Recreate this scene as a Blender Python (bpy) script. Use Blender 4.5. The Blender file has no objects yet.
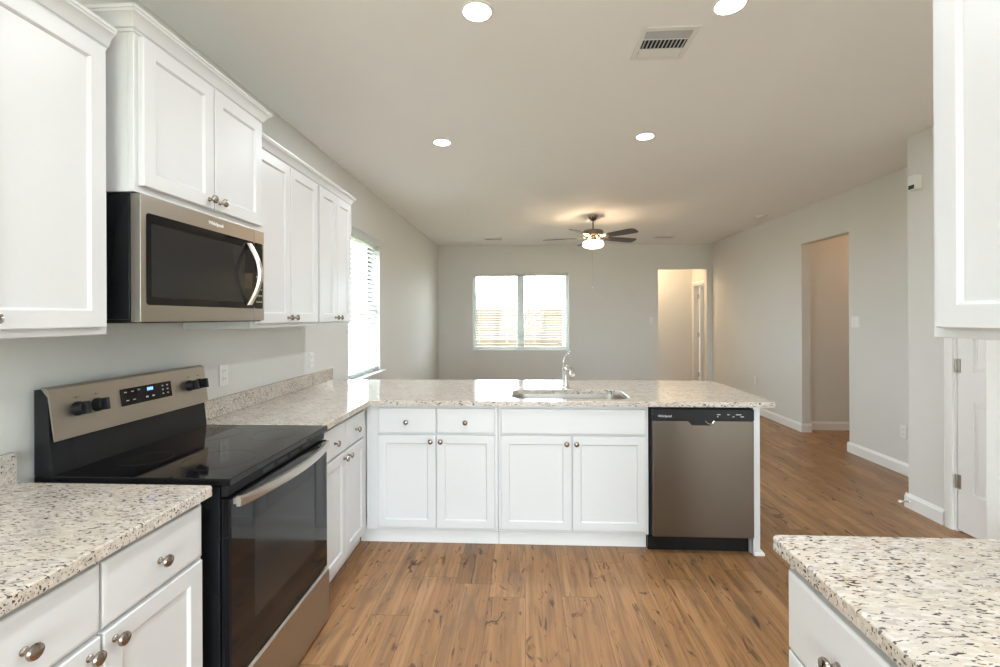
import bpy, bmesh, math, random
from mathutils import Vector, Matrix
random.seed(7)
R = math.radians
C = bpy.context.scene.collection
scn = bpy.context.scene

# ------------------------------------------------------------------ camera, sky, exposure
cam_d = bpy.data.cameras.new('camera')
cam = bpy.data.objects.new('camera', cam_d); C.objects.link(cam)
cam.location = (0, 0, 1.4202)
cam.rotation_euler = (Matrix.Rotation(0.0502, 3, 'Z') @ Matrix.Rotation(R(90), 3, 'X') @ Matrix.Rotation(-0.0038, 3, 'Z')).to_euler()
cam_d.sensor_width = 36.0
cam_d.lens = 453.26 / 1000 * 36
cam_d.shift_x = (500 - 501.45) / 1000
cam_d.shift_y = (317.1 - 333.5) / 1000
cam_d.clip_start = 0.02
scn.camera = cam

scn.view_settings.view_transform = 'Standard'
scn.view_settings.look = 'None'
scn.view_settings.gamma = 1.0
scn.view_settings.use_curve_mapping = False
scn.view_settings.exposure = 0.75
scn.cycles.use_denoising = True
scn.cycles.max_bounces = 10
scn.cycles.diffuse_bounces = 6
scn.cycles.transparent_max_bounces = 24
scn.cycles.sample_clamp_indirect = 6.0

SKY = 12.0
CAN_W = 6.0
FAN_W = 3.2
HALL_W = 20.0
CORR_W = 7.0
w = bpy.data.worlds.new('world'); scn.world = w; w.use_nodes = True
bg = w.node_tree.nodes['Background']
bg.inputs[0].default_value = (0.80, 0.915, 1.0, 1); bg.inputs[1].default_value = SKY

XW, XR, D, H = -1.593, 3.392, 8.358, 2.74      # left wall, right wall, far wall, ceiling

def area_light(name, loc, rot, sx, sy, power, col, parent=None, shape='RECTANGLE', portal=False):
    l = bpy.data.lights.new(name, 'AREA'); l.shape = shape; l.size = sx
    if shape in ('RECTANGLE', 'ELLIPSE'): l.size_y = sy
    l.energy = power; l.color = col
    if portal: l.cycles.is_portal = True
    o = bpy.data.objects.new(name, l); C.objects.link(o); o.location = loc; o.rotation_euler = rot
    if parent: o.parent = parent
    return o
# daylight openings: the left window, the far window, and an added rear window behind the viewer
area_light('daylight_portal', (XW - 0.16, 4.49, 1.55), (0, R(-90), 0), 1.4, 0.95, 1, (1, 1, 1), portal=True)
area_light('daylight_portal', (-0.065, D + 0.16, 1.52), (R(-90), 0, 0), 1.75, 1.4, 1, (1, 1, 1), portal=True)
area_light('daylight_portal', (-.10, -3.17, 1.2), (R(90), 0, 0), 2.0, 2.2, 1, (1, 1, 1), portal=True)

# ------------------------------------------------------------------ materials
def nt(name):
    m = bpy.data.materials.new(name); m.use_nodes = True
    t = m.node_tree; b = t.nodes['Principled BSDF']
    return m, t, b
def N(t, typ, **k):
    n = t.nodes.new(typ)
    for a, v in k.items(): setattr(n, a, v)
    return n
def L(t, a, b): t.links.new(a, b)
def coords(t, scale=(1, 1, 1), rot=(0, 0, 0)):
    tc = N(t, 'ShaderNodeTexCoord'); mp = N(t, 'ShaderNodeMapping')
    mp.inputs['Scale'].default_value = scale; mp.inputs['Rotation'].default_value = rot
    L(t, tc.outputs['Object'], mp.inputs['Vector']); return mp.outputs['Vector']
def noise(t, vec, scale, detail=2, rough=.5, dist=0):
    n = N(t, 'ShaderNodeTexNoise'); n.inputs['Scale'].default_value = scale; n.inputs['Detail'].default_value = detail
    n.inputs['Roughness'].default_value = rough; n.inputs['Distortion'].default_value = dist
    L(t, vec, n.inputs['Vector']); return n.outputs['Fac']
def ramp(t, fac, stops):
    r = N(t, 'ShaderNodeValToRGB'); e = r.color_ramp.elements
    while len(e) < len(stops): e.new(0.5)
    for i, (p, c) in enumerate(stops):
        e[i].position = p; e[i].color = (c, c, c, 1) if isinstance(c, (int, float)) else (*c, 1)
    L(t, fac, r.inputs['Fac']); return r.outputs['Color']
def mix(t, fac, a, b, mode='MIX'):
    m = N(t, 'ShaderNodeMix', data_type='RGBA', blend_type=mode)
    for sock, v in ((m.inputs[0], fac), (m.inputs[6], a), (m.inputs[7], b)):
        if hasattr(v, 'is_output'): L(t, v, sock)
        elif isinstance(v, (int, float)): sock.default_value = v
        else: sock.default_value = (*v, 1)
    return m.outputs[2]
def math_(t, op, a, b=None, c=None):
    m = N(t, 'ShaderNodeMath', operation=op)
    for i, v in enumerate((a, b, c)):
        if v is None: continue
        if hasattr(v, 'is_output'): L(t, v, m.inputs[i])
        else: m.inputs[i].default_value = v
    return m.outputs[0]
def bump(t, b, h, strength, dist=.002):
    n = N(t, 'ShaderNodeBump'); n.inputs['Strength'].default_value = strength; n.inputs['Distance'].default_value = dist
    L(t, h, n.inputs['Height']); L(t, n.outputs['Normal'], b.inputs['Normal'])
def plain(name, col, rough=.5, metal=0, spec=.5, mottled=.03, mscale=3, bumpy=0, coat=0):
    m, t, b = nt(name)
    v = coords(t); f = noise(t, v, mscale, 3)
    lo = tuple(max(0, c * (1 - mottled)) for c in col); hi = tuple(min(1, c * (1 + mottled)) for c in col)
    L(t, mix(t, f, lo, hi), b.inputs['Base Color'])
    b.inputs['Roughness'].default_value = rough; b.inputs['Metallic'].default_value = metal
    b.inputs['Specular IOR Level'].default_value = spec; b.inputs['Coat Weight'].default_value = coat
    if bumpy: bump(t, b, noise(t, v, 160, 2), bumpy, .001)
    return m
def emit(name, col, s):
    m, t, b = nt(name); b.inputs['Base Color'].default_value = (*col, 1)
    b.inputs['Emission Color'].default_value = (*col, 1); b.inputs['Emission Strength'].default_value = s
    return m
def steel(name, col, rough=.3, stretch=(5, 5, 700)):
    m, t, b = nt(name); v = coords(t, stretch); f = noise(t, v, 1, 3)
    b.inputs['Metallic'].default_value = 1
    L(t, mix(t, f, tuple(c * .98 for c in col), tuple(min(1, c * 1.02) for c in col)), b.inputs['Base Color'])
    L(t, ramp(t, f, [(.3, rough - .015), (.7, rough + .015)]), b.inputs['Roughness'])
    return m
def granite():
    m, t, b = nt('granite')
    v = coords(t, (1, 1, 1), (0, 0, R(-12))); vs = coords(t, (.42, 1.15, 1), (0, 0, R(-12)))
    c = mix(t, ramp(t, noise(t, v, 9, 4, .6), [(.38, 0), (.62, 1)]), (.575, .505, .425), (.53, .485, .43))
    c = mix(t, ramp(t, noise(t, v, 26, 5, .65), [(.52, 0), (.66, .6)]), c, (.46, .365, .27))
    vo = N(t, 'ShaderNodeTexVoronoi'); vo.inputs['Scale'].default_value = 130; L(t, vs, vo.inputs['Vector'])
    hs = N(t, 'ShaderNodeSeparateColor'); L(t, vo.outputs['Color'], hs.inputs[0])
    c = mix(t, ramp(t, hs.outputs[0], [(.55, 0), (.9, .5)]), c, (.70, .67, .63))
    c = mix(t, ramp(t, hs.outputs[1], [(.8, 0), (.93, .6)]), c, (.36, .33, .31))
    cl = noise(t, v, 11, 3, .6)
    fl = noise(t, vs, 150, 3, .5)
    d = math_(t, 'ADD', fl, math_(t, 'MULTIPLY', math_(t, 'SUBTRACT', cl, .5), .28))
    c = mix(t, ramp(t, d, [(.60, 0), (.64, .95)]), c, (.035, .033, .035))
    fl2 = noise(t, vs, 95, 2, .5, .6)
    c = mix(t, ramp(t, fl2, [(.645, 0), (.69, .85)]), c, (.07, .055, .05))
    L(t, c, b.inputs['Base Color']); b.inputs['Roughness'].default_value = .10; b.inputs['IOR'].default_value = 1.52
    return m
def planks():
    m, t, b = nt('oak_planks')
    tc = N(t, 'ShaderNodeTexCoord'); sp = N(t, 'ShaderNodeSeparateXYZ'); L(t, tc.outputs['Object'], sp.inputs[0])
    X, Y = sp.outputs[0], sp.outputs[1]
    PW, PL = .185, 1.25
    xr = math_(t, 'DIVIDE', X, PW); row = math_(t, 'FLOOR', xr)
    wn = N(t, 'ShaderNodeTexWhiteNoise', noise_dimensions='1D'); L(t, row, wn.inputs['W'])
    yr = math_(t, 'ADD', math_(t, 'DIVIDE', Y, PL), wn.outputs['Value']); col = math_(t, 'FLOOR', yr)
    cv = N(t, 'ShaderNodeCombineXYZ'); L(t, row, cv.inputs[0]); L(t, col, cv.inputs[1])
    w2 = N(t, 'ShaderNodeTexWhiteNoise', noise_dimensions='2D'); L(t, cv.outputs[0], w2.inputs['Vector'])
    pid = w2.outputs['Value']
    off = N(t, 'ShaderNodeVectorMath', operation='MULTIPLY_ADD'); L(t, w2.outputs['Color'], off.inputs[0])
    off.inputs[1].default_value = (31, 57, 11); L(t, tc.outputs['Object'], off.inputs[2])
    pv = off.outputs[0]
    def stretched(s):
        mp = N(t, 'ShaderNodeMapping'); mp.inputs['Scale'].default_value = s; L(t, pv, mp.inputs['Vector']); return mp.outputs[0]
    tone = mix(t, ramp(t, pid, [(.0, 0), (1, 1)]), (.295, .147, .057), (.41, .215, .093))
    g = noise(t, stretched((6, .75, 1)), 2.4, 4, .6, 1.4)
    c = mix(t, ramp(t, g, [(.32, .65), (.55, 0)]), tone, (.17, .092, .046))
    band = noise(t, stretched((16, .55, 1)), 1.0, 2, .5, .4)
    c = mix(t, ramp(t, band, [(.50, 0), (.66, .7)]), c, (.48, .268, .125))
    fine = noise(t, stretched((95, 3.2, 1)), 1.0, 3, .6)
    c = mix(t, ramp(t, fine, [(.34, .4), (.54, 0)]), c, (.16, .083, .042))
    gw = noise(t, stretched((4.2, 1.3, 1)), 1.7, 3, .6, 1.0)
    c = mix(t, ramp(t, gw, [(.58, 0), (.72, .6)]), c, (.155, .098, .060))
    kn = noise(t, stretched((8, 3.4, 1)), 1.6, 3, .68, 1.3)
    c = mix(t, ramp(t, kn, [(.61, 0), (.69, .85)]), c, (.045, .024, .014))
    kf = noise(t, stretched((26, 3.4, 1)), 1.2, 3, .6, .8)
    c = mix(t, ramp(t, kf, [(.63, 0), (.70, .75)]), c, (.06, .033, .018))
    fx = math_(t, 'FRACT', xr); fy = math_(t, 'FRACT', yr)
    ex = math_(t, 'MINIMUM', fx, math_(t, 'SUBTRACT', 1, fx)); ey = math_(t, 'MINIMUM', fy, math_(t, 'SUBTRACT', 1, fy))
    seam = math_(t, 'MAXIMUM', math_(t, 'LESS_THAN', ex, .008), math_(t, 'LESS_THAN', ey, .0013))
    c = mix(t, math_(t, 'MULTIPLY', seam, .6), c, (.10, .055, .03))
    L(t, c, b.inputs['Base Color'])
    L(t, ramp(t, fine, [(.3, .42), (.7, .34)]), b.inputs['Roughness'])
    bump(t, b, math_(t, 'SUBTRACT', fine, seam), .12, .001)
    return m
def glass(name='window_glass', tint=(.99, 1, 1)):
    m, t, b = nt(name); t.nodes.remove(b)
    tr = N(t, 'ShaderNodeBsdfTransparent'); tr.inputs[0].default_value = (*tint, 1)
    gl = N(t, 'ShaderNodeBsdfGlossy'); gl.inputs['Roughness'].default_value = .02
    lw = N(t, 'ShaderNodeFresnel'); ge = N(t, 'ShaderNodeNewGeometry'); L(t, math_(t, 'SUBTRACT', 1.2, math_(t, 'MULTIPLY', ge.outputs['Backfacing'], 1.2 - 1 / 1.2)), lw.inputs['IOR'])
    mx = N(t, 'ShaderNodeMixShader'); L(t, lw.outputs[0], mx.inputs[0]); L(t, tr.outputs[0], mx.inputs[1]); L(t, gl.outputs[0], mx.inputs[2])
    L(t, mx.outputs[0], t.nodes['Material Output'].inputs[0]); return m
def blindmat():
    m, t, b = nt('white_blind_slats')
    b.inputs['Base Color'].default_value = (.86, .87, .86, 1); b.inputs['Roughness'].default_value = .45
    tr = N(t, 'ShaderNodeBsdfTranslucent'); tr.inputs[0].default_value = (.80, .82, .80, 1)
    mx = N(t, 'ShaderNodeMixShader'); mx.inputs[0].default_value = .45
    L(t, b.outputs[0], mx.inputs[1]); L(t, tr.outputs[0], mx.inputs[2]); L(t, mx.outputs[0], t.nodes['Material Output'].inputs[0]); return m
def fence_wood():
    m, t, b = nt('fence_wood'); v = coords(t, (7, 7, .5))
    c = mix(t, noise(t, v, 1, 3), (.056, .036, .018), (.074, .050, .028)); L(t, c, b.inputs['Base Color']); b.inputs['Roughness'].default_value = .8
    return m

M = dict(
    wall=plain('greige_wall_paint', (.70, .70, .672), .75, mottled=.012, bumpy=.06),
    ceil=plain('ceiling_paint', (.90, .90, .90), .85, mottled=.012, bumpy=.08),
    cab=plain('white_cabinet_paint', (.66, .665, .67), .36, mottled=.006),
    trim=plain('white_trim_paint', (.82, .82, .81), .35, mottled=.006),
    granite=granite(), floor=planks(),
    steel=steel('brushed_steel', (.43, .395, .345), .34),
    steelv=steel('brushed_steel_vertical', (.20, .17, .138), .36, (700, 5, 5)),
    steelw=steel('satin_steel', (.58, .55, .51), .34),
    chrome=plain('chrome', (.78, .78, .77), .10, 1, mottled=.02),
    nickel=plain('brushed_nickel', (.34, .295, .255), .24, 1, mottled=.05, mscale=40),
    black=plain('black_enamel', (.010, .011, .012), .25, mottled=.1, spec=.3),
    blackm=plain('black_plastic', (.011, .011, .012), .45, mottled=.1, spec=.3),
    bglass=plain('black_glass', (.006, .006, .007), .05, mottled=.05, spec=.36),
    wglass=plain('dark_window_glass', (.022, .022, .022), .12, mottled=.05, spec=.36),
    ringg=plain('burner_print', (.03, .03, .032), .2, spec=.36), slot=plain('vent_slot_grey', (.03, .03, .03), .4),
    grey=plain('grey_print', (.45, .45, .45), .5),
    white=plain('white_plastic', (.80, .80, .78), .4, mottled=.01),
    whiteprint=plain('white_print', (.85, .85, .85), .5),
    blind=blindmat(),
    vinyl=plain('white_window_vinyl', (.80, .84, .83), .4, mottled=.01),
    glass=glass(),
    walnut=plain('dark_walnut', (.030, .018, .012), .32, mottled=.25, mscale=20),
    bronze=plain('brushed_bronze_nickel', (.30, .245, .18), .25, 1, mottled=.05),
    lens=emit('lamp_lens', (1, .93, .84), 9), bowl=emit('lit_glass_bowl', (1, .86, .66), 4.5),
    bulb=emit('bulb_glow', (1, .62, .30), 6), clock=emit('clock_digits', (.12, .25, 1), 2.5),
    dark=plain('dark_void', (.01, .01, .01), .8),
    ventd=plain('vent_shadow_metal', (.10, .105, .12), .5), ventl=plain('vent_grey_metal', (.50, .51, .54), .45),
    fence=fence_wood(), ground=plain('dry_grass', (.30, .28, .16), .95, mottled=.3, mscale=2),
    roof=plain('grey_roof_shingle', (.30, .31, .33), .9, mottled=.15, mscale=8), siding=plain('pale_siding', (.66, .64, .60), .8),
    hinge=plain('satin_hinge', (.45, .42, .37), .35, 1),
    green=plain('green_tint_lens', (.03, .07, .05), .2), red=plain('brass_tip', (.55, .45, .28), .4, 1),
)

# ------------------------------------------------------------------ mesh helpers
def bm_(): return bmesh.new()
def box(bm, x0, x1, y0, y1, z0, z1, bev=0, seg=2):
    r = bmesh.ops.create_cube(bm, size=1, matrix=Matrix.Translation(((x0 + x1) / 2, (y0 + y1) / 2, (z0 + z1) / 2)) @ Matrix.Diagonal((x1 - x0, y1 - y0, z1 - z0, 1)))
    if bev:
        es = list({e for v in r['verts'] for e in v.link_edges})
        bmesh.ops.bevel(bm, geom=es, offset=bev, segments=seg, profile=.5, affect='EDGES')
    return r['verts']
def rings(bm, rs, closed=False, cap=True):
    vs = [[bm.verts.new(p) for p in ring] for ring in rs]
    n = len(vs[0]); m = len(vs)
    for i in range(m if closed else m - 1):
        a, b = vs[i], vs[(i + 1) % m]
        for j in range(n): bm.faces.new((a[j], a[(j + 1) % n], b[(j + 1) % n], b[j]))
    if cap and not closed:
        bm.faces.new(list(reversed(vs[0]))); bm.faces.new(vs[-1])
    return vs
def tube(bm, pts, r, n=16, squash=1.0):
    n = 16 if n >= 10 else n
    pts = [Vector(p) for p in pts]; rr = r if isinstance(r, (list, tuple)) else [r] * len(pts)
    up = None; out = []
    for i, p in enumerate(pts):
        d = (pts[min(i + 1, len(pts) - 1)] - pts[max(i - 1, 0)]).normalized()
        if up is None:
            up = Vector((0, 0, 1)) if abs(d.z) < .9 else Vector((1, 0, 0))
        s = d.cross(up).normalized(); up = s.cross(d).normalized()
        out.append([p + (s * math.cos(a) + up * math.sin(a) * squash) * rr[i] for a in [2 * math.pi * k / n for k in range(n)]])
    rings(bm, out)
def lathe(bm, prof, n=24, mat=Matrix()):
    rs = []
    for r, h in prof:
        r = max(r, 1e-5)
        rs.append([mat @ Vector((r * math.cos(2 * math.pi * k / n), r * math.sin(2 * math.pi * k / n), h)) for k in range(n)])
    rings(bm, rs)
FRONT = Matrix.Rotation(R(90), 4, 'X')         # lathe axis +z -> -y (out of a front)
def obj(name, bm, m, parent=None, loc=None, rotz=None, smooth=True):
    bmesh.ops.remove_doubles(bm, verts=bm.verts, dist=1e-6)
    bmesh.ops.recalc_face_normals(bm, faces=bm.faces)
    me = bpy.data.meshes.new(name); bm.to_mesh(me); bm.free()
    me.materials.append(M[m] if isinstance(m, str) else m)
    if smooth:
        me.polygons.foreach_set('use_smooth', [True] * len(me.polygons)); me.set_sharp_from_angle(angle=R(28))
    o = bpy.data.objects.new(name, me); C.objects.link(o)
    if smooth:
        wn = o.modifiers.new('weighted_normal', 'WEIGHTED_NORMAL'); wn.mode = 'FACE_AREA'; wn.weight = 100; wn.keep_sharp = True
    if parent: o.parent = parent
    if loc: o.location = loc
    if rotz: o.rotation_euler = (0, 0, rotz)
    return o
GROUPS = dict(base_cabinet='white base cabinets of the kitchen', wall_cabinet='white wall cabinets of the kitchen', countertop='granite countertops',
              backsplash='granite backsplash strips', wall_outlet='white wall outlets', light_switch='white light switches', recessed_light='recessed ceiling lights',
              ceiling_register='living room ceiling registers', window_blind='white window blinds', house='houses beyond the fence')
def tag(o, label, cat, group=None):
    o['label'] = label; o['category'] = cat
    group = group or GROUPS.get(o.name.split('.')[0])
    if group: o['group'] = group
    return o
def thing(name, label, cat, loc=(0, 0, 0), rotz=0, group=None):
    o = bpy.data.objects.new(name, None); C.objects.link(o); o.empty_display_size = .05
    o.location = loc; o.rotation_euler = (0, 0, rotz)
    return tag(o, label, cat, group)
def struct_e(name, loc=(0, 0, 0), rotz=0):
    o = bpy.data.objects.new(name, None); C.objects.link(o); o.empty_display_size = .05
    o.location = loc; o.rotation_euler = (0, 0, rotz); o['kind'] = 'structure'; return o
def struct(name, bm, m):
    o = obj(name, bm, m, smooth=False); o['kind'] = 'structure'; return o
def partbox(name, m, parent, *a, bev=0, seg=2):
    b = bm_(); box(b, *a, bev=bev, seg=seg); return obj(name, b, m, parent)
def text(name, s, size, m, parent, loc, rot=(R(90), 0, 0)):
    cu = bpy.data.curves.new(name, 'FONT'); cu.body = s; cu.size = size; cu.extrude = .0006; cu.align_x = 'CENTER'; cu.align_y = 'CENTER'
    t = bpy.data.objects.new(name, cu); C.objects.link(t)
    bpy.context.view_layer.update()
    me = bpy.data.meshes.new_from_object(t.evaluated_get(bpy.context.evaluated_depsgraph_get()))
    bpy.data.objects.remove(t); bpy.data.curves.remove(cu)
    me.name = name; me.materials.clear(); me.materials.append(M[m])
    o = bpy.data.objects.new(name, me); C.objects.link(o); o.parent = parent; o.location = loc; o.rotation_euler = rot
    return o

# ------------------------------------------------------------------ room shell
def wall(name, axis, p0, p1, a0, a1, holes=(), z1=H, m='wall'):
    b = bm_()
    def put(s, e, za, zb):
        if e - s < 1e-4 or zb - za < 1e-4: return
        if axis == 'X': box(b, p0, p1, s, e, za, zb)
        else: box(b, s, e, p0, p1, za, zb)
    cur = a0
    for (h0, h1, za, zb) in sorted(holes):
        put(cur, h0, 0, z1); put(h0, h1, 0, za); put(h0, h1, zb, z1); cur = h1
    put(cur, a1, 0, z1)
    return struct(name, b, m)
WT = .12
PX, PY = 2.84, 3.505                             # pantry wall
KX, KY = 1.223, 1.265                           # wall behind the right-hand counter
LW = (4.03, 4.93, .845, 2.235)                  # left window hole (along Y)
BW = (-.950, .820, .822, 2.228)                  # far window hole (along X)
BO = (2.428, 3.293, 0, 2.282)                   # far wall opening
RO = (4.916, 5.725, 0, 2.30)                    # right wall opening
b = bm_(); box(b, XW - .15, 6.4, -3.15, 10.6, -.1, 0); struct('floor', b, 'floor')
b = bm_(); box(b, XW - .15, 6.4, -3.15, 10.6, H, H + .12); struct('ceiling', b, 'ceil')
wall('wall_left', 'X', XW - .15, XW, -3.15, D + WT, [LW])
wall('wall_back', 'Y', D, D + WT, XW, XR + .107, [BW, BO])
wall('wall_right', 'X', XR, XR + .107, PY - .11, D, [RO])
wall('wall_pantry', 'X', PX, PX + .11, -3.0, PY, [(2.385, 3.150, 0, 2.04)])
wall('wall_pantry_end', 'Y', PY - .11, PY, PX + .11, XR)
wall('wall_kitchen_right', 'X', KX, KX + .12, -3.0, KY)
wall('wall_rear', 'Y', -3.15, -3.0, XW, PX + .11, [(-1.1, .9, .1, 2.3), (1.48, 2.72, .02, 2.1)])  # both rear openings are unseen additions that let in more daylight
# pantry closet interior, corridor, hall and bedroom shells
wall('wall_closet', 'X', 4.2, 4.3, 1.4, PY - .11); wall('wall_closet_side', 'Y', 1.3, 1.4, PX + .11, 4.3)
wall('wall_corridor_far', 'Y', 5.838, 5.95, XR + .107, 6.0)
wall('wall_corridor_near', 'Y', 4.74, 4.85, XR + .107, 6.0)
wall('wall_corridor_end', 'X', 6.0, 6.1, 4.74, 5.95)
HY, HX = 9.44, 3.42
HD = (8.62, 9.36, 0, 2.05)
wall('wall_hall_back', 'Y', HY, HY + .1, .9, HX)
wall('wall_hall_end', 'X', HX, HX + .11, D + WT, HY + .1, [HD])
wall('wall_hall_left', 'X', .8, .9, D + WT, HY + .1)
wall('wall_bedroom_end', 'X', 6.2, 6.3, 7.4, 10.4); wall('wall_bedroom_back', 'Y', 10.3, 10.4, HX + .11, 6.2); wall('wall_bedroom_front', 'Y', 7.4, 7.5, XR + .107, 6.2)

def base(name, runs, hgt=.105):
    """baseboards: runs of (axis, face coordinate, outward sign, a0, a1)"""
    b = bm_()
    for axis, p, s, a0, a1 in runs:
        prof = [(0, 0), (.018, 0), (.017, hgt - .022), (.009, hgt - .008), (.006, hgt), (0, hgt)]
        rs = []
        for a in (a0, a1):
            rs.append([Vector((p + s * o, a, z)) if axis == 'X' else Vector((a, p + s * o, z)) for o, z in prof])
        rings(b, rs)
    return struct(name, b, 'trim')
base('baseboard_right', [('X', XR, -1, PY, RO[0] - .001), ('X', XR, -1, RO[1], D), ('Y', RO[1], -1, XR - .014, XR + .107), ('Y', RO[0], 1, XR - .014, XR + .107)])
base('baseboard_pantry', [('X', PX, -1, 3.213, PY + .018), ('Y', PY, 1, PX - .018, XR), ('X', PX, -1, -3.0, 2.322)])
base('baseboard_back', [('Y', D, -1, XW, BO[0]), ('Y', D, -1, BO[1], XR)])
base('baseboard_left', [('X', XW, 1, 3.67, D)])
base('baseboard_corridor', [('Y', 5.838, -1, XR + .107, 6.0)])
base('baseboard_hall', [('Y', HY, -1, .9, HX)])

# ------------------------------------------------------------------ windows and blinds
def window(name, loc, rotz, w, z0, z1, mull, sill_depth, horn=.045):
    """local: x along the wall 0..w, y 0 = room face of wall, +y outwards"""
    r = struct_e(name, loc, rotz)
    f = bm_(); t = .05
    for a in ((0, t, z0, z1), (w - t, w, z0, z1), (t, w - t, z0, z0 + t), (t, w - t, z1 - t, z1)):
        box(f, a[0], a[1], .075, .125, a[2], a[3], .004)
    obj('window_frame', f, 'vinyl', r)
    if mull:
        f = bm_(); box(f, w / 2 - .065, w / 2 + .065, .07, .125, z0 + t, z1 - t, .004); obj('mullion', f, 'vinyl', r)
    else:
        f = bm_(); box(f, t, w - t, .08, .12, (z0 + z1) / 2 - .025, (z0 + z1) / 2 + .025, .004); obj('meeting_rail', f, 'vinyl', r)
    panes = [(t, w / 2 - .065), (w / 2 + .065, w - t)] if mull else [(t, w - t)]
    for a, c in panes:
        f = bm_(); box(f, a, c, .098, .102, z0 + t, z1 - t); obj('pane', f, 'glass', r)
    s = bm_(); box(s, -horn, w + horn, -sill_depth, .075, z0 - .022, z0, .004)
    obj('sill', s, 'trim', r)
    if sill_depth > .03:
        s = bm_(); box(s, -.02, w + .02, -.014, -.0005, z0 - .085, z0 - .022, .003); obj('apron', s, 'trim', r)
    return r
window('window_1', (XW, LW[0], 0), R(90), LW[1] - LW[0], LW[2], LW[3], False, .055)
window('window_2', (BW[0], D, 0), 0, BW[1] - BW[0], BW[2], BW[3], True, .012, .02)

window('added_rear_window', (.9, -3.0, 0), R(180), 2.0, .1, 2.3, True, .012, .02)  # unseen window, added behind the viewer to brighten the kitchen
def blind(label, loc, rotz, w, z0, z1, tilt, pitch=.046, valance=.0):
    r = thing('window_blind', label, 'blind', loc, rotz)
    b = bm_(); box(b, .004, w - .004, .018, .066, z1 - .045, z1 - .002, .003)
    if valance: box(b, -.03, w + .03, -valance, -.001, z1 - .045, z1 + .03, .006)
    obj('headrail', b, 'blind', r)
    b = bm_(); z = z1 - .07; c, s = math.cos(tilt) * .025, math.sin(tilt) * .025
    while z > z0 + .05:
        m = Matrix.Translation((w / 2, .042, z)) @ Matrix.Rotation(tilt, 4, 'X') @ Matrix.Diagonal((w - .012, .05, .0028, 1))
        bmesh.ops.create_cube(b, size=1, matrix=m); z -= pitch
    obj('slats', b, 'blind', r)
    b = bm_(); box(b, .006, w - .006, .02, .064, z0, z0 + .02, .003); obj('bottom_rail', b, 'vinyl', r)
    b = bm_()
    n = 2 if w < 1.2 else 4
    for i in range(n):
        x = .12 + (w - .24) * i / (n - 1)
        for y in (.017, .067): tube(b, [(x, y, z0 + .01), (x, y, z1 - .03)], .0011, 5)
    obj('ladder_cord', b, 'blind', r)
    b = bm_(); tube(b, [(.075, .012, z1 - .05), (.075, .011, z1 - .75)], .004, 8); obj('tilt_wand', b, 'grey', r)
    return r
blind('white slatted blind half-tilted over the left wall window beyond the cabinets', (XW, LW[0], 0), R(90), LW[1] - LW[0], .87, LW[3], R(42), valance=.02)
blind('white slatted blind open over the far window facing the fence', (BW[0], D, 0), 0, BW[1] - BW[0], .915, BW[3], R(4))

# ------------------------------------------------------------------ doors
def casing(parent, w, h, cw=.06, th=.016):
    b = bm_()
    prof = [(0, 0), (0, -th * .6), (cw * .3, -th), (cw * .8, -th), (cw, -th * .5), (cw, 0)]
    rs = []
    for (cx, cz, ox, oz) in ((0, 0, -1, 0), (0, h, -1, 1), (w, h, 1, 1), (w, 0, 1, 0)):
        rs.append([Vector((cx + ox * o, y, cz + oz * o)) for o, y in prof])
    rings(b, rs); return obj('casing', b, 'trim', parent)
def leaf(parent, w, h, mat='trim', name='door_leaf'):
    """six-panel slab, local x 0..w, front at y=0 facing -y, both faces panelled"""
    b = bm_(); st = .105; gap = .10
    pw = (w - 2 * st - gap) / 2
    zs = [(.262, .845), (1.04, 1.60), (1.70, h - .13)]
    box(b, 0, w, .008, .027, 0, h)
    xs = [(0, st), (st + pw, st + pw + gap), (w - st, w)]
    for y0, y1 in ((0, .0085), (.0265, .035)):
        for a, c in xs: box(b, a, c, y0, y1, 0, h)
        zz = [0] + [v for z in zs for v in z] + [h]
        for i in range(0, len(zz), 2):
            for a in (st, st + pw + gap): box(b, a, a + pw, y0, y1, zz[i], zz[i + 1])
        for za, zb in zs:
            for a in (st, st + pw + gap):
                o = y0 if y0 == 0 else y1
                ya, yb = (.0025, .009) if y0 == 0 else (.026, .0325)
                r = box(b, a + .022, a + pw - .022, ya, yb, za + .022, zb - .022, .006, 1)
    return obj(name, b, mat, parent)
d1 = struct_e('door_1', (PX, 3.150, 0), R(-90)); DWD = .765
b = bm_(); box(b, 0, .018, .002, .11, 0, 2.04); box(b, DWD - .018, DWD, .002, .11, 0, 2.04); box(b, .018, DWD - .018, .002, .11, 2.022, 2.04); obj('jamb', b, 'trim', d1)
casing(d1, DWD, 2.04)
lf = leaf(d1, DWD - .044, 2.0); lf.location = (.022, .004, .014)
for z in (.33, 1.09, 1.84):
    b = bm_(); tube(b, [(.018, -.004, z - .045), (.018, -.004, z + .045)], .006, 10); box(b, .020, .045, -.001, .0035, z - .045, z + .045)
    obj('hinge', b, 'hinge', d1)
b = bm_(); lathe(b, [(.03, 0), (.03, .008), (.012, .012), (.012, .035), (.027, .045), (.03, .058), (.02, .07), (0, .072)], 20, Matrix.Translation((DWD - .09, .004, .95)) @ FRONT); obj('door_knob', b, 'nickel', d1)
d2 = struct_e('door_2', (HX, HD[1], 0), R(-90)); wdt = HD[1] - HD[0]
b = bm_(); box(b, 0, .018, -.001, .111, 0, 2.05); box(b, wdt - .018, wdt, -.001, .111, 0, 2.05); box(b, .018, wdt - .018, -.001, .111, 2.032, 2.05); obj('jamb', b, 'trim', d2)
casing(d2, wdt, 2.05, .055)
lf = leaf(d2, wdt - .044, 2.0); lf.location = (.045, .118, .015); lf.rotation_euler = (0, 0, R(86))
for z in (.25, 1.05, 1.82):
    b = bm_(); tube(b, [(.026, .112, z - .045), (.026, .112, z + .045)], .008, 10); box(b, .0185, .0215, .075, .11, z - .045, z + .045); obj('hinge', b, 'steelw', d2)

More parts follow.
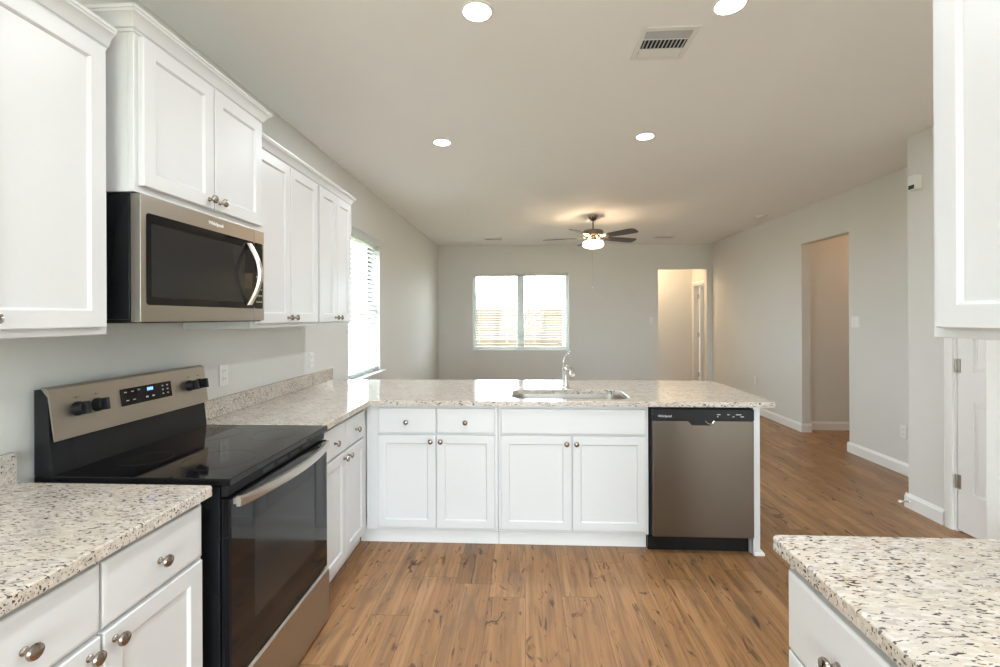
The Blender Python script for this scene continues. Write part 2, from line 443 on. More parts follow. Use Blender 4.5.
# ------------------------------------------------------------------ cabinets
def knob(parent, x, z, y=-.019):
    b = bm_()
    lathe(b, [(.0085, 0), (.0085, .002), (.0055, .005), (.005, .013), (.008, .017), (.0145, .020), (.0158, .024), (.0140, .0285), (.008, .0315), (0, .0325)], 20, Matrix.Translation((x, y, z)) @ FRONT)
    return obj('knob', b, 'nickel', parent)
def door(parent, x0, x1, z0, z1, kx=None, kz=None, t=.019, st=.048):
    b = bm_(); e = .0025
    def loop(i, y): return [Vector((x0 + i, y, z0 + i)), Vector((x1 - i, y, z0 + i)), Vector((x1 - i, y, z1 - i)), Vector((x0 + i, y, z1 - i))]
    rings(b, [loop(0, -.0004), loop(0, -t + e), loop(e, -t), loop(st, -t), loop(st + .003, -t + .002), loop(st + .007, -t + .0085)])
    d = obj('door', b, 'cab', parent)
    if kx is not None: knob(d, kx, kz, -t)
    return d
def drawer(parent, x0, x1, z0, z1, kn=True, t=.019, name='drawer'):
    b = bm_(); e = .004
    def loop(i, y): return [Vector((x0 + i, y, z0 + i)), Vector((x1 - i, y, z0 + i)), Vector((x1 - i, y, z1 - i)), Vector((x0 + i, y, z1 - i))]
    rings(b, [loop(0, -.0004), loop(0, -t + .005), loop(.0015, -t + .003), loop(.008, -t + .0005), loop(.010, -t)])
    d = obj(name, b, 'cab', parent)
    if kn: knob(d, (x0 + x1) / 2, (z0 + z1) / 2 - .005, -t)
    return d
def base_cabinet(label, loc, rotz, w, depth, toe_x=(0, 0), hollow=False):
    r = thing('base_cabinet', label, 'cabinet', loc, rotz)
    if hollow:
        b = bm_(); box(b, 0, w, 0, .019, .105, .8835, .0015, 1); box(b, 0, .016, .019, depth, .105, .8835); box(b, w - .016, w, .019, depth, .105, .8835); box(b, .016, w - .016, .019, depth, .105, .12)
        obj('carcass', b, 'cab', r)
    else: partbox('carcass', 'cab', r, 0, w, 0, depth, .105, .8835, bev=.0015, seg=1)
    partbox('toe_kick', 'trim', r, toe_x[0], w - toe_x[1], .062, depth - .02, 0, .1045)
    return r
ZD0, ZD1, ZR0, ZR1 = .128, .697, .708, .861
LB = -.985
# near-left base
r = base_cabinet('white base cabinet in the near left corner, under the short granite counter', (LB, .648, 0), R(90), .683, .60)
drawer(r, .018, .338, ZR0, ZR1); drawer(r, .345, .665, ZR0, ZR1)
door(r, .018, .338, ZD0, ZD1, .338 - .028, ZD1 - .03); door(r, .345, .665, ZD0, ZD1, .345 + .028, ZD1 - .03)
# far-left base
r = base_cabinet('white base cabinet between the range and the inside corner of the peninsula', (LB, 2.099, 0), R(90), .672, .60, (0, -.06))
drawer(r, .018, .306, ZR0, ZR1); drawer(r, .312, .598, ZR0, ZR1)
door(r, .018, .306, ZD0, ZD1, .306 - .028, ZD1 - .03); door(r, .312, .598, ZD0, ZD1, .312 + .028, ZD1 - .03)
# peninsula drawers
PF = 2.773
r = base_cabinet('white peninsula base cabinet with two knobbed drawers, left of the sink cabinet', (-.983, PF, 0), 0, .819, .60, (-.058, 0))
o = .983
drawer(r, o - .905, o - .545, ZR0, ZR1); drawer(r, o - .539, o - .183, ZR0, ZR1)
door(r, o - .905, o - .545, ZD0, ZD1, o - .545 - .030, ZD1 - .035); door(r, o - .539, o - .183, ZD0, ZD1, o - .539 + .026, ZD1 - .035)
# sink base
r = base_cabinet('white sink base cabinet with plain false front, beside the dishwasher', (-.162, PF, 0), 0, .906, .60, hollow=True)
o = .162
drawer(r, o - .145, o + .725, ZR0, ZR1, False, name='false_drawer_front')
door(r, o - .145, o + .281, ZD0, ZD1, o + .281 - .029, ZD1 - .042); door(r, o + .288, o + .725, ZD0, ZD1, o + .288 + .023, ZD1 - .042)
# right base
r = base_cabinet('white drawer cabinet under the right-hand granite counter', (.597, 1.055, 0), R(-90), .75, .60)
for z0, z1 in ((.690, .861), (.412, .683), (.128, .405)): drawer(r, .022, .352, z0, z1)
for z0, z1 in ((.690, .861), (.412, .683), (.128, .405)): drawer(r, .372, .728, z0, z1)
# peninsula end and back panels
r = thing('end_panel', 'narrow white panel closing the peninsula right of the dishwasher', 'panel', (1.354, 2.763, 0))
partbox('panel', 'cab', r, 0, .040, 0, .64, 0, .8835, bev=.002)
b = bm_()
for s in ((.0405, .062, -.012, .652), (-.0065, -.0005, .02, .09)):
    box(b, s[0], s[1], s[2], s[3], 0, .018, .004); box(b, s[0] if s[0] > 0 else -.006, s[1] - .011 if s[0] > 0 else s[1], s[2] + .006, s[3] - .006, .0, .075 if s[0] < 0 else .03, .003)
box(b, -.0, .05, -.012, -.0005, 0, .022, .004)
obj('shoe_moulding', b, 'trim', r)
t = tag(partbox('back_panel', 'cab', None, -1.57, 1.353, 3.378, 3.40, 0, .883, bev=.002), 'white panel closing the living room side of the peninsula', 'panel')

CROWN = [(.0, 0), (.004, 0), (.008, .010), (.014, .013), (.018, .022), (.026, .040), (.037, .052), (.044, .056), (.046, .064), (.050, .066), (.050, .078), (0, .078)]
CROWN = [(o * .78, h * .80) for o, h in CROWN]
def crown(parent, w, depth, z, left, right):
    b = bm_(); pts = []
    if left: pts.append((0, depth, -1, 0))
    pts += [(0, 0, -1 if left else 0, -1), (w, 0, 1 if right else 0, -1)]
    if right: pts.append((w, depth, 1, 0))
    rings(b, [[Vector((x + ox * o, y + oy * o, z + h)) for o, h in CROWN] for x, y, ox, oy in pts])
    return obj('crown_moulding', b, 'cab', parent)
def wall_cabinet(label, loc, rotz, w, depth, h, cz, left=False, right=False):
    r = thing('wall_cabinet', label, 'cabinet', loc, rotz)
    b = bm_(); box(b, 0, w, 0, .019, 0, h, .0012, 1); box(b, 0, .013, .019, depth, .0, h); box(b, w - .013, w, .019, depth, .0, h); box(b, .013, w - .013, .019, depth, .012, h)
    obj('carcass', b, 'cab', r); crown(r, w, depth, cz, left, right)
    return r
UF = XW + .325                                    # upper face frame plane
ud = .322
r = wall_cabinet('white wall cabinet nearest the viewer at upper left, left of the microwave', (UF, .648, 1.372), R(90), .667, ud, .885, .862)
door(r, .018, .312, .022, .858, .312 - .028, .05); door(r, .318, .651, .022, .858, .318 + .026, .05)
r = wall_cabinet('deeper white wall cabinet mounted high over the microwave', (XW + .378, 1.355, 1.818), R(90), .68, .375, .53, .497, True, True)
door(r, .016, .342, .022, .492, .342 - .028, .055); door(r, .348, .664, .022, .492, .348 + .026, .055)
r = wall_cabinet('white wall cabinet just right of the microwave', (UF, 2.037, 1.372), R(90), .670, ud, .885, .862)
door(r, .014, .332, .022, .858, .332 - .028, .05); door(r, .338, .656, .022, .858, .338 + .026, .05)
r = wall_cabinet('narrowest white wall cabinet, last of the left row, next to the window', (UF, 2.709, 1.372), R(90), .531, ud, .885, .862, False, True)
door(r, .014, .262, .022, .858, .262 - .028, .05); door(r, .268, .516, .022, .858, .268 + .026, .05)
r = wall_cabinet('white wall cabinet at the right edge over the right-hand counter', (.905, 1.050, 1.372), R(-90),   .75, .314, .885, .862, True, False)
door(r, .026, .372, .022, .858, .372 - .028, .05); door(r, .378, .732, .022, .858, .378 + .026, .05)

# ------------------------------------------------------------------ granite
def rrect(x0, x1, y0, y1, r, n=8):
    pts = []
    for cx, cy, a in ((x1 - r, y0 + r, -90), (x1 - r, y1 - r, 0), (x0 + r, y1 - r, 90), (x0 + r, y0 + r, 180)):
        for k in range(n + 1):
            t = R(a + 90 * k / n); pts.append((cx + r * math.cos(t), cy + r * math.sin(t)))
    return pts
def slab(name, label, cat, outer, hole=None, z0=.884, z1=.914, bev=.006):
    b = bm_(); es = []
    for lp in [outer] + ([hole] if hole else []):
        vs = [b.verts.new((x, y, z0)) for x, y in lp]
        es += [b.edges.new((vs[i], vs[(i + 1) % len(vs)])) for i in range(len(vs))]
    r = bmesh.ops.triangle_fill(b, use_beauty=True, use_dissolve=False, edges=es)
    fs = [g for g in b.faces]
    bmesh.ops.dissolve_limit(b, angle_limit=.01, verts=b.verts, edges=[e for e in b.edges if len(e.link_faces) == 2]) if not hole else None
    ex = bmesh.ops.extrude_face_region(b, geom=list(b.faces))
    bmesh.ops.translate(b, vec=(0, 0, z1 - z0), verts=[v for v in ex['geom'] if isinstance(v, bmesh.types.BMVert)])
    bmesh.ops.recalc_face_normals(b, faces=b.faces)
    rim = [e for e in b.edges if len(e.link_faces) == 2 and all(abs(v.co.z - z1) < 1e-5 for v in e.verts) and e.calc_face_angle(0) > 1]
    bmesh.ops.bevel(b, geom=rim, offset=bev, segments=3, profile=.5, affect='EDGES')
    o = obj(name, b, 'granite'); return tag(o, label, cat)
def corner(x, y, sx, sy, r, n=5, flip=False):
    """rounded convex corner at (x,y); the slab lies towards (sx,sy)"""
    cx, cy = x + sx * r, y + sy * r; out = []
    for k in range(n + 1):
        a = R(90 * k / n); out.append((cx - sx * r * math.cos(a), cy - sy * r * math.sin(a)))
    return out[::-1] if flip else out
g = XW + .002
slab('countertop', 'speckled granite counter in the near left corner before the range', 'countertop',
     [(g, .615)] + corner(-.943, .615, -1, 1, .006, flip=True) + corner(-.943, 1.331, -1, -1, .012) + [(g, 1.331)])
slab('countertop', 'long L-shaped granite counter running onto the sink peninsula', 'countertop',
     [(g, 2.098), (-.943, 2.098), (-.943, 2.729)] + corner(1.477, 2.729, -1, 1, .02, flip=True) + corner(1.477, 3.655, -1, -1, .03) + [(g, 3.655)],
     hole=rrect(-.08, .655, 2.812, 3.172, .09))
slab('countertop', 'pale speckled granite counter at the lower right', 'countertop',
     corner(.570, 1.084, 1, -1, .014, flip=True) + [(.570, .29), (KX - .002, .29), (KX - .002, 1.084)])
def splash(label, y0, y1):
    b = bm_(); box(b, g, XW + .022, y0, y1, .9145, 1.008, .003); return tag(obj('backsplash', b, 'granite'), label, 'backsplash')
splash('short granite backsplash strip at the left edge before the range', .615, 1.328)
splash('long low granite backsplash strip between the range and the left window', 2.112, 3.655)
# sink
r = thing('sink', 'undermount stainless sink set into the peninsula counter', 'sink', (.2875, 2.992, .70))
b = bm_(); zt = .1835
o1 = rrect(-.385, .385, -.197, .197, .095); o2 = rrect(-.372, .372, -.184, .184, .088); o3 = rrect(-.362, .362, -.174, .174, .085); o4 = rrect(-.34, .34, -.152, .152, .08); o5 = rrect(-.32, .32, -.132, .132, .07)
rings(b, [[Vector((x, y, z)) for x, y in lp] for lp, z in ((o5, -.004), (o1, .02), (o1, zt - .004), (o1, zt), (o2, zt), (o2, zt - .004), (o3, .03), (o4, .006), (o5, .0))])
sk = obj('basin', b, 'steelw', r)
b = bm_(); lathe(b, [(.0, .0005), (.043, .0005), (.043, .004), (.03, .005), (.028, .002), (0, .002)], 24); obj('drain', b, 'chrome', r)
# faucet
r = thing('faucet', 'chrome single-lever faucet standing behind the peninsula sink', 'faucet', (.292, 3.235, .9145))
b = bm_(); lathe(b, [(.030, 0), (.030, .006), (.024, .012), (.022, .05), (.0215, .10), (.024, .125), (.022, .15), (.012, .165), (0, .168)], 20); obj('body', b, 'chrome', r)
b = bm_(); tube(b, [(0, -.005, .105), (.012, -.04, .135), (.022, -.10, .150), (.028, -.15, .140), (.031, -.175, .115)], [.017, .017, .016, .018, .017], 14); obj('spout', b, 'chrome', r)
b = bm_(); tube(b, [(-.004, 0, .155), (-.010, .006, .185), (-.006, .010, .215), (.010, .014, .238), (.036, .016, .256)], [.014, .0125, .010, .0075, .005], 12, .75); obj('lever', b, 'chrome', r)

# ------------------------------------------------------------------ range
r = thing('kitchen_range', 'freestanding electric range with black glass top and steel backguard', 'range', (-.955, 1.372, 0), R(90)); RW = .702
b = bm_(); box(b, 0, RW, 0, .612, .03, .893, .003); box(b, .03, RW - .03, .05, .58, 0, .03); obj('body', b, 'black', r)
b = bm_(); box(b, -.0015, RW + .0015, -.036, .612, .894, .9175, .004, 3)
for x0, x1, y0, y1 in ((0, RW, -.034, -.028), (0, RW, .535, .541)): pass
ct = obj('cooktop', b, 'bglass', r)
for (x, y, rad) in ((.19, .13, .115), (.53, .13, .09), (.19, .40, .08), (.53, .40, .115)):
    b = bm_(); n = 48
    rings(b, [[Vector((x + q * math.cos(2 * math.pi * k / n), y + q * math.sin(2 * math.pi * k / n), z)) for k in range(n)] for q, z in ((rad - .0012, .9173), (rad + .0012, .9173), (rad + .0012, .9178), (rad - .0012, .9178))], closed=True)
    obj('burner_ring', b, 'ringg', ct)
b = bm_(); box(b, .006, RW - .006, -.022, -.001, .858, .892, .003); mf = obj('vent_trim', b, 'blackm', r)
b = bm_()
for i in range(4): box(b, .20 + i * .095, .27 + i * .095, -.0235, -.0215, .868, .882, .001, 1)
obj('vent_slot', b, 'slot', mf)
dr = partbox('oven_door', 'bglass', r, .004, RW - .004, -.034, -.002, .268, .853, bev=.004, seg=3)
partbox('window', 'wglass', dr, .13, RW - .13, -.0346, -.033, .40, .735, bev=.0004, seg=1)
b = bm_(); n = 20; rs = []
for i in range(n + 1):
    t = i / n; x = .014 + t * (RW - .05); y = -.050 - .040 * math.sin(math.pi * t) ** .8
    rs.append([Vector((x, y - .008, .826)), Vector((x, y - .011, .834)), Vector((x, y - .011, .850)), Vector((x, y - .008, .858)), Vector((x, y + .004, .858)), Vector((x, y + .004, .826))])
rings(b, rs)
for x in (.027, RW - .048): box(b, x - .012, x + .012, -.052, -.033, .832, .852, .002)
obj('handle', b, 'steelw', dr)
b = bm_(); n = 1
prof = [(-.003, .022), (-.038, .022), (-.042, .030), (-.042, .240), (-.040, .252), (-.030, .258), (-.022, .250), (-.003, .250)]
rings(b, [[Vector((x, y, z)) for y, z in prof] for x in (.002, RW - .002)])
obj('storage_drawer', b, 'steel', r)
# backguard
b = bm_(); prof = [(.548, .9180), (.612, .9180), (.612, 1.192), (.585, 1.195), (.566, 1.170), (.560, 1.03), (.552, .955)]
rings(b, [[Vector((x, y, z)) for y, z in prof] for x in (.001, RW - .001)])
bgd = obj('backguard', b, 'black', r)
b = bm_(); prof = [(.5405, 1.028), (.5455, 1.026), (.5455 + .02, 1.168), (.59, 1.1975), (.58, 1.1995), (.5625, 1.192)]
rings(b, [[Vector((x, y, z)) for y, z in prof] for x in (.0, RW)])
obj('control_fascia', b, 'steel', bgd)
tilt = math.atan2(.022, .164)
def on_fascia(x, z):      # a frame lying on the sloping fascia, out of it is -y
    y = .5405 + (z - 1.028) * .022 / .164
    return Matrix.Translation((x, y, z)) @ Matrix.Rotation(-tilt, 4, 'X')
mm = on_fascia(.370, 1.122); b = bm_(); box(b, -.122, .122, -.002, .001, -.032, .032, .0006, 1); b.transform(mm)
dsp = obj('display_panel', b, 'bglass', bgd)
b = bm_()
for (x, z, w_, h_) in ((-.10, .018, .012, .004), (-.07, .018, .012, .004), (-.04, .020, .010, .005), (-.095, -.014, .012, .004), (-.065, -.014, .012, .004), (-.005, -.014, .012, .006), (.025, -.014, .012, .006),
                       (.075, .018, .008, .005), (.10, .018, .008, .005), (.075, .002, .008, .005), (.10, .002, .008, .005), (.075, -.014, .008, .005), (.10, -.014, .008, .005)):
    b2 = bm_(); box(b2, x - w_ / 2, x + w_ / 2, -.0026, -.0018, z - h_ / 2, z + h_ / 2); b2.transform(mm); obj('button', b2, 'grey', bgd)
b.free(); b = bm_()
for i, x in enumerate((-.001, .006, .014, .021)): box(b, x, x + .0045, -.0026, -.0018, .010, .022)
b.transform(mm); obj('clock', b, 'clock', bgd)
for x in (.085, .155, .595, .655):
    b = bm_(); mm = on_fascia(x, 1.117)
    lathe(b, [(.024, 0), (.024, .006), (.0215, .012), (.020, .026), (.016, .029), (0, .029)], 24, FRONT)
    box(b, -.0065, .0065, -.044, -.02, -.021, .021, .003); b.transform(mm); obj('control_knob', b, 'blackm', bgd)
    b = bm_(); box(b, -.001, .001, -.0003, .0003, -.004, .004); box(b, -.012, .012, -.0003, .0003, -.0005, .0005); b.transform(on_fascia(x, 1.155)); obj('knob_mark', b, 'blackm', bgd)

# ------------------------------------------------------------------ microwave
MWW = .678; r = thing('microwave', 'over-the-range stainless microwave hung under the deep wall cabinet', 'microwave', (XW + .358, 1.360, 1.405), R(90))
b = bm_(); box(b, 0, MWW, 0, .355, .012, .408, .003); obj('body', b, 'black', r)
b = bm_(); box(b, .02, MWW - .02, -.03, .345, 0, .0115, .002); vt = obj('bottom_plate', b, 'blackm', r)
for x in (.06, .43): partbox('grease_filter', 'grey', vt, x, x + .2, .05, .22, -.0015, .0005)
sx = .598
dr = partbox('door', 'steel', r, .001, sx, -.036, -.0015, .004, .410, bev=.003)
partbox('control_panel', 'steel', r, sx + .003, MWW - .001, -.036, -.0015, .004, .410, bev=.003)
b = bm_(); lp = rrect(.022, sx - .0005, .058, .352, .010, 4)
rings(b, [[Vector((x, y, z)) for x, z in lp] for y in (-.0375, -.0355)]); gl = obj('black_glass', b, 'bglass', dr)
b = bm_(); lp = rrect(.040, sx - .07, .084, .320, .008, 4); rings(b, [[Vector((x, y, z)) for x, z in lp] for y in (-.0381, -.0370)]); obj('window', b, 'wglass', dr)
b = bm_(); lp = rrect(sx + .0035, MWW - .016, .058, .352, .006, 4); rings(b, [[Vector((x, y, z)) for x, z in lp] for y in (-.0375, -.0355)]); obj('keypad', b, 'bglass', r)
for i in range(5):
    for j in range(3): partbox('key', 'grey', r, sx + .014 + j * .016, sx + .023 + j * .016, -.0382, -.0374, .085 + i * .028, .090 + i * .028)
b = bm_(); rs = []; n = 18
for i in range(n + 1):
    t = i / n; z = .072 + t * .268; y = -.044 - .050 * math.sin(math.pi * t)
    x = .553; hw = .013
    rs.append([Vector((x - hw, y + .004, z)), Vector((x - hw * .7, y - .005, z)), Vector((x + hw * .7, y - .005, z)), Vector((x + hw, y + .004, z)), Vector((x + hw * .6, y + .008, z)), Vector((x - hw * .6, y + .008, z))])
rings(b, rs); obj('handle', b, 'steelw', dr)
text('logo', 'Whirlpool', .020, 'whiteprint', dr, (.350, -.0366, .381))

# ------------------------------------------------------------------ dishwasher
r = thing('dishwasher', 'stainless dishwasher with black control strip under the peninsula counter', 'dishwasher', (.747, PF - .012, 0)); DW = .600
partbox('tub', 'blackm', r, .004, DW - .004, .006, .57, .11, .872)
b = bm_(); box(b, .012, DW, -.026, .005, .112, .802, .005, 3); obj('door_panel', b, 'steelv', r)
b = bm_(); box(b, .006, DW, -.030, .005, .803, .871, .005, 3)
lp = [(.215, .806), (.375, .806), (.350, .776), (.240, .776)]
rings(b, [[Vector((x, y, z)) for x, z in lp] for y in (-.0295, -.0255)]); cp = obj('control_panel', b, 'blackm', r)
b = bm_(); tube(b, [(.316, -.031, .803), (.332, -.033, .789), (.346, -.034, .784), (.358, -.033, .790), (.366, -.031, .803)], .0028, 8); obj('handle_edge', b, 'chrome', cp)
text('logo', 'Whirlpool', .019, 'whiteprint', cp, (.083, -.0304, .830))
for x, z, w_ in ((.385, .838, .02), (.385, .826, .008), (.445, .838, .012), (.475, .826, .01), (.495, .838, .03), (.52, .826, .02)): partbox('button', 'grey', cp, x, x + w_, -.0306, -.0298, z, z + .005)
partbox('kick_plate', 'black', r, .0, DW, .045, .08, .0, .108, bev=.002)

# ------------------------------------------------------------------ electrical plates
def outlet(label, loc, rotz, name='wall_outlet', cat='outlet', gang=1):
    r = thing(name, label, cat, loc, rotz); w_ = .035 + .023 * (gang - 1)
    partbox('cover_plate', 'white', r, -w_, w_, -.006, -.0005, -.057, .057, bev=.0025)
    for g_ in range(gang):
        x = (g_ - (gang - 1) / 2) * .046
        if cat == 'outlet':
            for z in (-.021, .021):
                b = bm_(); lathe(b, [(.0165, 0), (.0165, .0018), (0, .0018)], 20, Matrix.Translation((x, -.006, z)) @ FRONT)
                s = obj('socket', b, 'white', r)
                b = bm_(); box(b, x - .007, x - .005, -.0084, -.0077, z - .002, z + .006); box(b, x + .005, x + .007, -.0084, -.0077, z - .002, z + .006); obj('slot', b, 'dark', s)
        else:
            b = bm_(); box(b, x - .016, x + .016, -.0085, -.0055, -.033, .033, .0015); obj('rocker', b, 'white', r)
    return r
outlet('white wall outlet above the backsplash, just right of the range', (XW, 2.322, 1.119), R(90))
outlet('white wall outlet above the backsplash near the left window', (XW, 3.313, 1.105), R(90))
outlet('white light switch on the far wall left of the hall opening', (2.30, D, 1.357), 0, 'light_switch', 'switch')
outlet('white light switch on the right wall beside the corridor opening', (XR, 4.816, 1.356), R(-90), 'light_switch', 'switch', 2)
outlet('white wall outlet low on the right wall near the pantry corner', (XR, 4.233, .378), R(-90))
outlet('white wall outlet low on the right wall beyond the corridor opening', (XR, 6.841, .473), R(-90))

# ------------------------------------------------------------------ ceiling fittings
def can(label, x, y, watts=CAN_W):
    r = thing('recessed_light', label, 'ceiling light', (x, y, H))
    b = bm_(); n = 32
    rings(b, [[Vector((q * math.cos(2 * math.pi * k / n), q * math.sin(2 * math.pi * k / n), z)) for k in range(n)] for q, z in ((.058, -.0005), (.072, -.0005), (.0715, -.004), (.066, -.007), (.060, -.006))], closed=True)
    obj('trim_ring', b, 'white', r)
    b = bm_(); lathe(b, [(.0598, -.001), (.0598, -.0055), (.03, -.0075), (0, -.008)], 32); obj('lens', b, 'lens', r)
    area_light('lamp', (0, 0, -.012), (0, 0, 0), .11, .11, watts, (.91, .955, 1), r, 'DISK')
    return r
can('round recessed ceiling light, nearer one over the left of the kitchen', -.198, 1.946)
can('round recessed ceiling light, nearer one on the right, cut by the top edge', .874, 1.962)
can('round recessed ceiling light over the peninsula, further one on the left', -.613, 3.386)
can('round recessed ceiling light over the peninsula, further one on the right', .887, 3.362)

# unseen lights added over and behind the viewer to brighten the foreground
can('round recessed ceiling light added out of view above the viewer on the left', -.198, .45, 8)
can('round recessed ceiling light added out of view above the viewer on the right', .874, .45, 4.0)
can('round recessed ceiling light added out of view behind the viewer on the left', -.198, -1.1, 9)
can('round recessed ceiling light added out of view behind the viewer on the right', .874, -1.1, 6)

r = thing('air_vent', 'square white ceiling register with dark louvres above the kitchen', 'vent', (.677, 2.226, H)); s = .131
b = bm_()
for a in ((-s, s, -s, -s + .026), (-s, s, s - .026, s), (-s, -s + .026, -s + .026, s - .026), (s - .026, s, -s + .026, s - .026)): box(b, a[0], a[1], a[2], a[3], -.007, -.0005, .002)
for y in (-.042, .042): box(b, -s + .026, s - .026, y - .003, y + .003, -.007, -.001)
obj('frame', b, 'white', r)
partbox('backing', 'dark', r, -s + .026, s - .026, -s + .026, s - .026, -.0012, -.0006)
def fins(name, m, y0, y1, along, n, tl):
    b = bm_(); x0, x1 = -s + .028, s - .028
    for i in range(n):
        if along == 'y':
            x = x0 + (i + .5) * (x1 - x0) / n
            m4 = Matrix.Translation((x, (y0 + y1) / 2, -.0045)) @ Matrix.Rotation(tl, 4, 'Y') @ Matrix.Diagonal((.0065, y1 - y0, .0007, 1))
        else:
            y = y0 + (i + .5) * (y1 - y0) / n
            m4 = Matrix.Translation(((x0 + x1) / 2, y, -.0045)) @ Matrix.Rotation(tl, 4, 'X') @ Matrix.Diagonal((x1 - x0, .0065, .0007, 1))
        bmesh.ops.create_cube(b, size=1, matrix=m4)
    obj(name, b, m, r)
fins('louvre', 'white', .046, .103, 'x', 9, R(-20)); fins('louvre', 'ventl', -.038, .038, 'y', 11, R(52)); fins('louvre', 'ventl', -.103, -.046, 'x', 9, R(-30))
def register(label, x, y):
    r = thing('ceiling_register', label, 'vent', (x, y, H))
    b = bm_()
    for a in ((-.16, .16, -.085, -.065), (-.16, .16, .065, .085), (-.16, -.14, -.065, .065), (.14, .16, -.065, .065), (-.006, .006, -.065, .065)): box(b, a[0], a[1], a[2], a[3], -.008, -.0005, .002)
    obj('frame', b, 'white', r)
    partbox('backing', 'dark', r, -.14, .14, -.065, .065, -.0015, -.0006)
    b = bm_()
    for i in range(8):
        bmesh.ops.create_cube(b, size=1, matrix=Matrix.Translation((0, -.057 + i * .0163, -.005)) @ Matrix.Rotation(R(38), 4, 'X') @ Matrix.Diagonal((.278, .010, .0008, 1)))
    obj('louvre', b, 'white', r)
register('small white ceiling register over the living room, left of the fan', -.522, 7.64)
register('small white ceiling register over the living room, right of the fan', 2.323, 7.65)
r = thing('smoke_detector', 'round white smoke detector on the ceiling near the right wall', 'smoke detector', (3.12, 6.108, H))
b = bm_(); lathe(b, [(.068, -.0005), (.068, -.012), (.060, -.022), (.056, -.030), (.04, -.036), (0, -.037)], 28); obj('housing', b, 'white', r)
b = bm_(); lathe(b, [(.008, -.037), (.008, -.039), (0, -.0395)], 12, Matrix.Translation((.02, 0, 0))); obj('test_button', b, 'grey', r)
# motion sensor on the pantry corner
r = thing('motion_sensor', 'small white motion sensor high on the pantry wall corner', 'sensor', (PX, 3.412, 2.325), R(-90))
b = bm_(); box(b, -.035, .035, -.05, -.0005, 0, .105, .008, 3); obj('housing', b, 'white', r)
b = bm_(); box(b, -.024, .024, -.053, -.047, .006, .035, .003); obj('lens', b, 'green', r)
r = thing('door_stop', 'small spring door stop on the baseboard at the pantry corner', 'door stop', (PX - .018, 3.475, .055), R(-90))
b = bm_(); pts = [(.0065 * math.cos(k * .7), -.002 - k * .0009, .0065 * math.sin(k * .7)) for k in range(70)]; tube(b, pts, .0015, 5); obj('spring', b, 'chrome', r)
b = bm_(); lathe(b, [(.008, .062), (.010, .064), (.010, .076), (0, .078)], 14, FRONT); obj('tip', b, 'white', r)

# ------------------------------------------------------------------ ceiling fan
r = thing('ceiling_fan', 'five-blade ceiling fan with lit glass bowl over the living room', 'ceiling fan', (.905, 5.99, H))
b = bm_(); lathe(b, [(.02, -.0005), (.068, -.0005), (.066, -.018), (.050, -.045), (.03, -.062), (.018, -.066), (0, -.066)], 28); obj('canopy', b, 'bronze', r)
b = bm_(); tube(b, [(0, 0, -.06), (0, 0, -.18)], .011, 14); obj('downrod', b, 'bronze', r)
b = bm_(); lathe(b, [(.02, -.17), (.05, -.178), (.125, -.192), (.136, -.205), (.136, -.252), (.120, -.268), (.075, -.276), (.07, -.30), (.09, -.31), (.09, -.325), (0, -.325)], 36); obj('motor_housing', b, 'bronze', r)
b = bm_(); lathe(b, [(.06, -.340), (.125, -.340), (.137, -.360), (.135, -.388), (.108, -.412), (.055, -.424), (0, -.425)], 36); obj('light_bowl', b, 'bowl', r)
for k in range(3):
    a = R(30 + 120 * k); b = bm_()
    tube(b, [(.06 * math.cos(a), .06 * math.sin(a), -.318), (.11 * math.cos(a), .11 * math.sin(a), -.322), (.118 * math.cos(a), .118 * math.sin(a), -.338)], .006, 8); obj('bowl_arm', b, 'bronze', r)
for a in (24, 96, 168, 240, 312):
    b = bm_()
    out = [(.20, -.055), (.30, -.062), (.46, -.068), (.60, -.070), (.635, -.064), (.655, -.045), (.66, 0), (.655, .045), (.635, .064), (.60, .070), (.46, .068), (.30, .062), (.20, .055)]
    rings(b, [[Vector((x, y, z)) for x, y in out] for z in (-.003, .003)])
    b.transform(Matrix.Rotation(R(a), 4, 'Z') @ Matrix.Translation((0, 0, -.285)) @ Matrix.Rotation(R(-13), 4, 'X'))
    bl = obj('blade', b, 'walnut', r)
    b = bm_(); box(b, .10, .20, -.012, .012, -.004, .004, .002)
    rings(b, [[Vector((x, y, z)) for x, y in ((.19, -.018), (.25, -.04), (.275, -.03), (.25, 0), (.275, .03), (.25, .04), (.19, .018))] for z in (-.008, -.0035)])
    b.transform(Matrix.Rotation(R(a), 4, 'Z') @ Matrix.Translation((0, 0, -.282)) @ Matrix.Rotation(R(-13), 4, 'X')); obj('blade_iron', b, 'bronze', bl)
for x, zl in ((.0, -.52), (-.035, -.93)):
    b = bm_(); tube(b, [(x, -.10, -.325), (x, -.155, -.36), (x, -.158, zl)], .0012, 5); ch = obj('pull_chain', b, 'bronze', r)
    b = bm_(); lathe(b, [(.003, 0), (.007, -.006), (.007, -.03), (.002, -.036)], 12, Matrix.Translation((x, -.158, zl))); obj('chain_pull', b, 'white', ch)
pl = bpy.data.lights.new('lamp', 'POINT'); pl.energy = FAN_W; pl.color = (1, .70, .42); pl.shadow_soft_size = .03
for k in range(3):
    a = R(90 + 120 * k); lo = bpy.data.objects.new('lamp', pl); C.objects.link(lo); lo.parent = r; lo.location = (.125 * math.cos(a), .125 * math.sin(a), -.318)

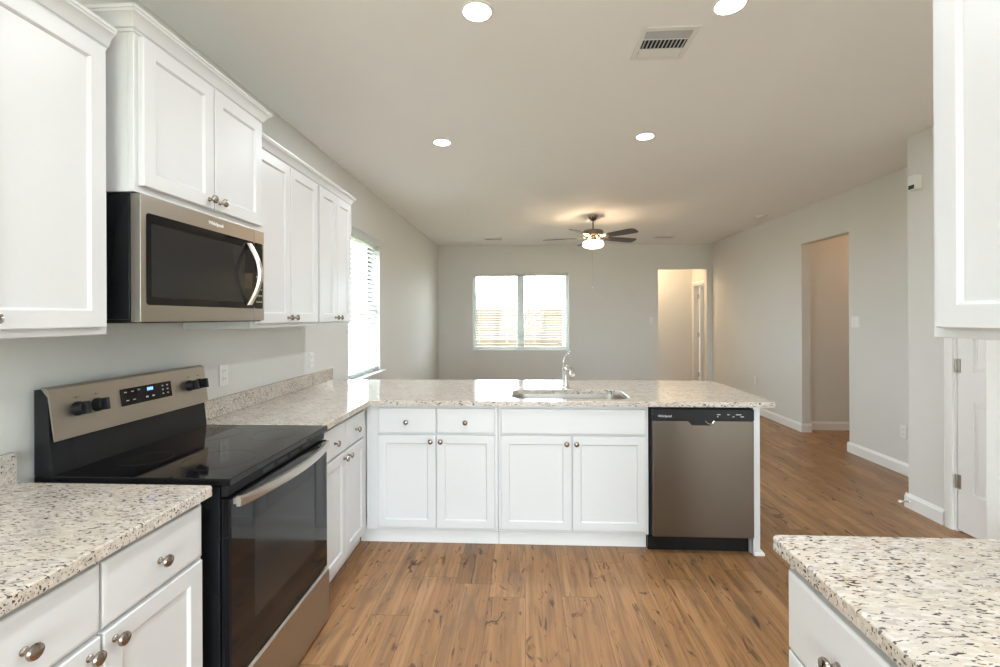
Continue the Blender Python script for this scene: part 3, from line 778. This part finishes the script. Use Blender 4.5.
# warm ceiling lamp of the hall, then an added fill light for the corridor
def hall_lamp(label, x, y, p):
    r = thing('flush_light', label, 'ceiling light', (x, y, H))
    b = bm_(); lathe(b, [(.02, -.0005), (.13, -.0005), (.13, -.02), (.11, -.05), (.05, -.07), (0, -.072)], 28); obj('glass_dome', b, 'bowl', r)
    l = bpy.data.lights.new('lamp', 'POINT'); l.energy = p; l.color = (1, .72, .44); l.shadow_soft_size = .1
    o = bpy.data.objects.new('lamp', l); C.objects.link(o); o.parent = r; o.location = (0, 0, -.2)
hall_lamp('flush ceiling light inside the hall behind the far wall', 2.2, 8.95, HALL_W)

l = bpy.data.lights.new('corridor_fill_light', 'POINT'); l.energy = CORR_W; l.color = (1, .62, .36); l.shadow_soft_size = .1  # point light without a fixture, added to warm the corridor wall
o = bpy.data.objects.new('corridor_fill_light', l); C.objects.link(o); o.location = (4.9, 5.3, 2.5)

# ------------------------------------------------------------------ outdoors
b = bm_(); box(b, -45, 45, -40, 80, -.45, -.3)
gr = struct('ground', b, 'ground')
FY = 24.0
r = thing('wood_fence', 'pale wooden board fence seen through the far window', 'fence', (0, FY, -.3))
b = bm_(); x = -9.0
while x < 9: box(b, x, x + .138, .03, .05, .02, 2.14); x += .143
obj('boards', b, 'fence', r)
for z in (.35, 1.80):
    b = bm_(); box(b, -9, 9, -.01, .03, z, z + .09); obj('rail', b, 'fence', r)
for i in range(8):
    b = bm_(); x = -8.6 + i * 2.4; box(b, x - .05, x + .05, -.10, -.011, 0, 2.02, .004); obj('post', b, 'fence', r)
def house(label, x, y, w_, d, wh, rh):
    r = thing('house', label, 'house', (x, y, -.3))
    partbox('walls', 'siding', r, -w_ / 2, w_ / 2, 0, d, 0, wh)
    b = bm_(); o = .4; e = min(w_, d) * .5
    lo = [b.verts.new(p) for p in ((-w_ / 2 - o, -o, wh), (w_ / 2 + o, -o, wh), (w_ / 2 + o, d + o, wh), (-w_ / 2 - o, d + o, wh))]
    hi = [b.verts.new(p) for p in ((-w_ / 2 + e, d / 2, wh + rh), (w_ / 2 - e + .01, d / 2, wh + rh))]
    for f in ((lo[0], lo[1], hi[1], hi[0]), (lo[1], lo[2], hi[1]), (lo[2], lo[3], hi[0], hi[1]), (lo[3], lo[0], hi[0]), (lo[3], lo[2], lo[1], lo[0])): b.faces.new(f)
    obj('roof', b, 'roof', r)
house('grey-roofed house beyond the fence at the left of the far window', -5.6, 34, 10.5, 9, 2.5, 1.9)
house('grey-roofed house beyond the fence at the right of the far window', 5.6, 42, 10.0, 9, 2.5, 1.4)
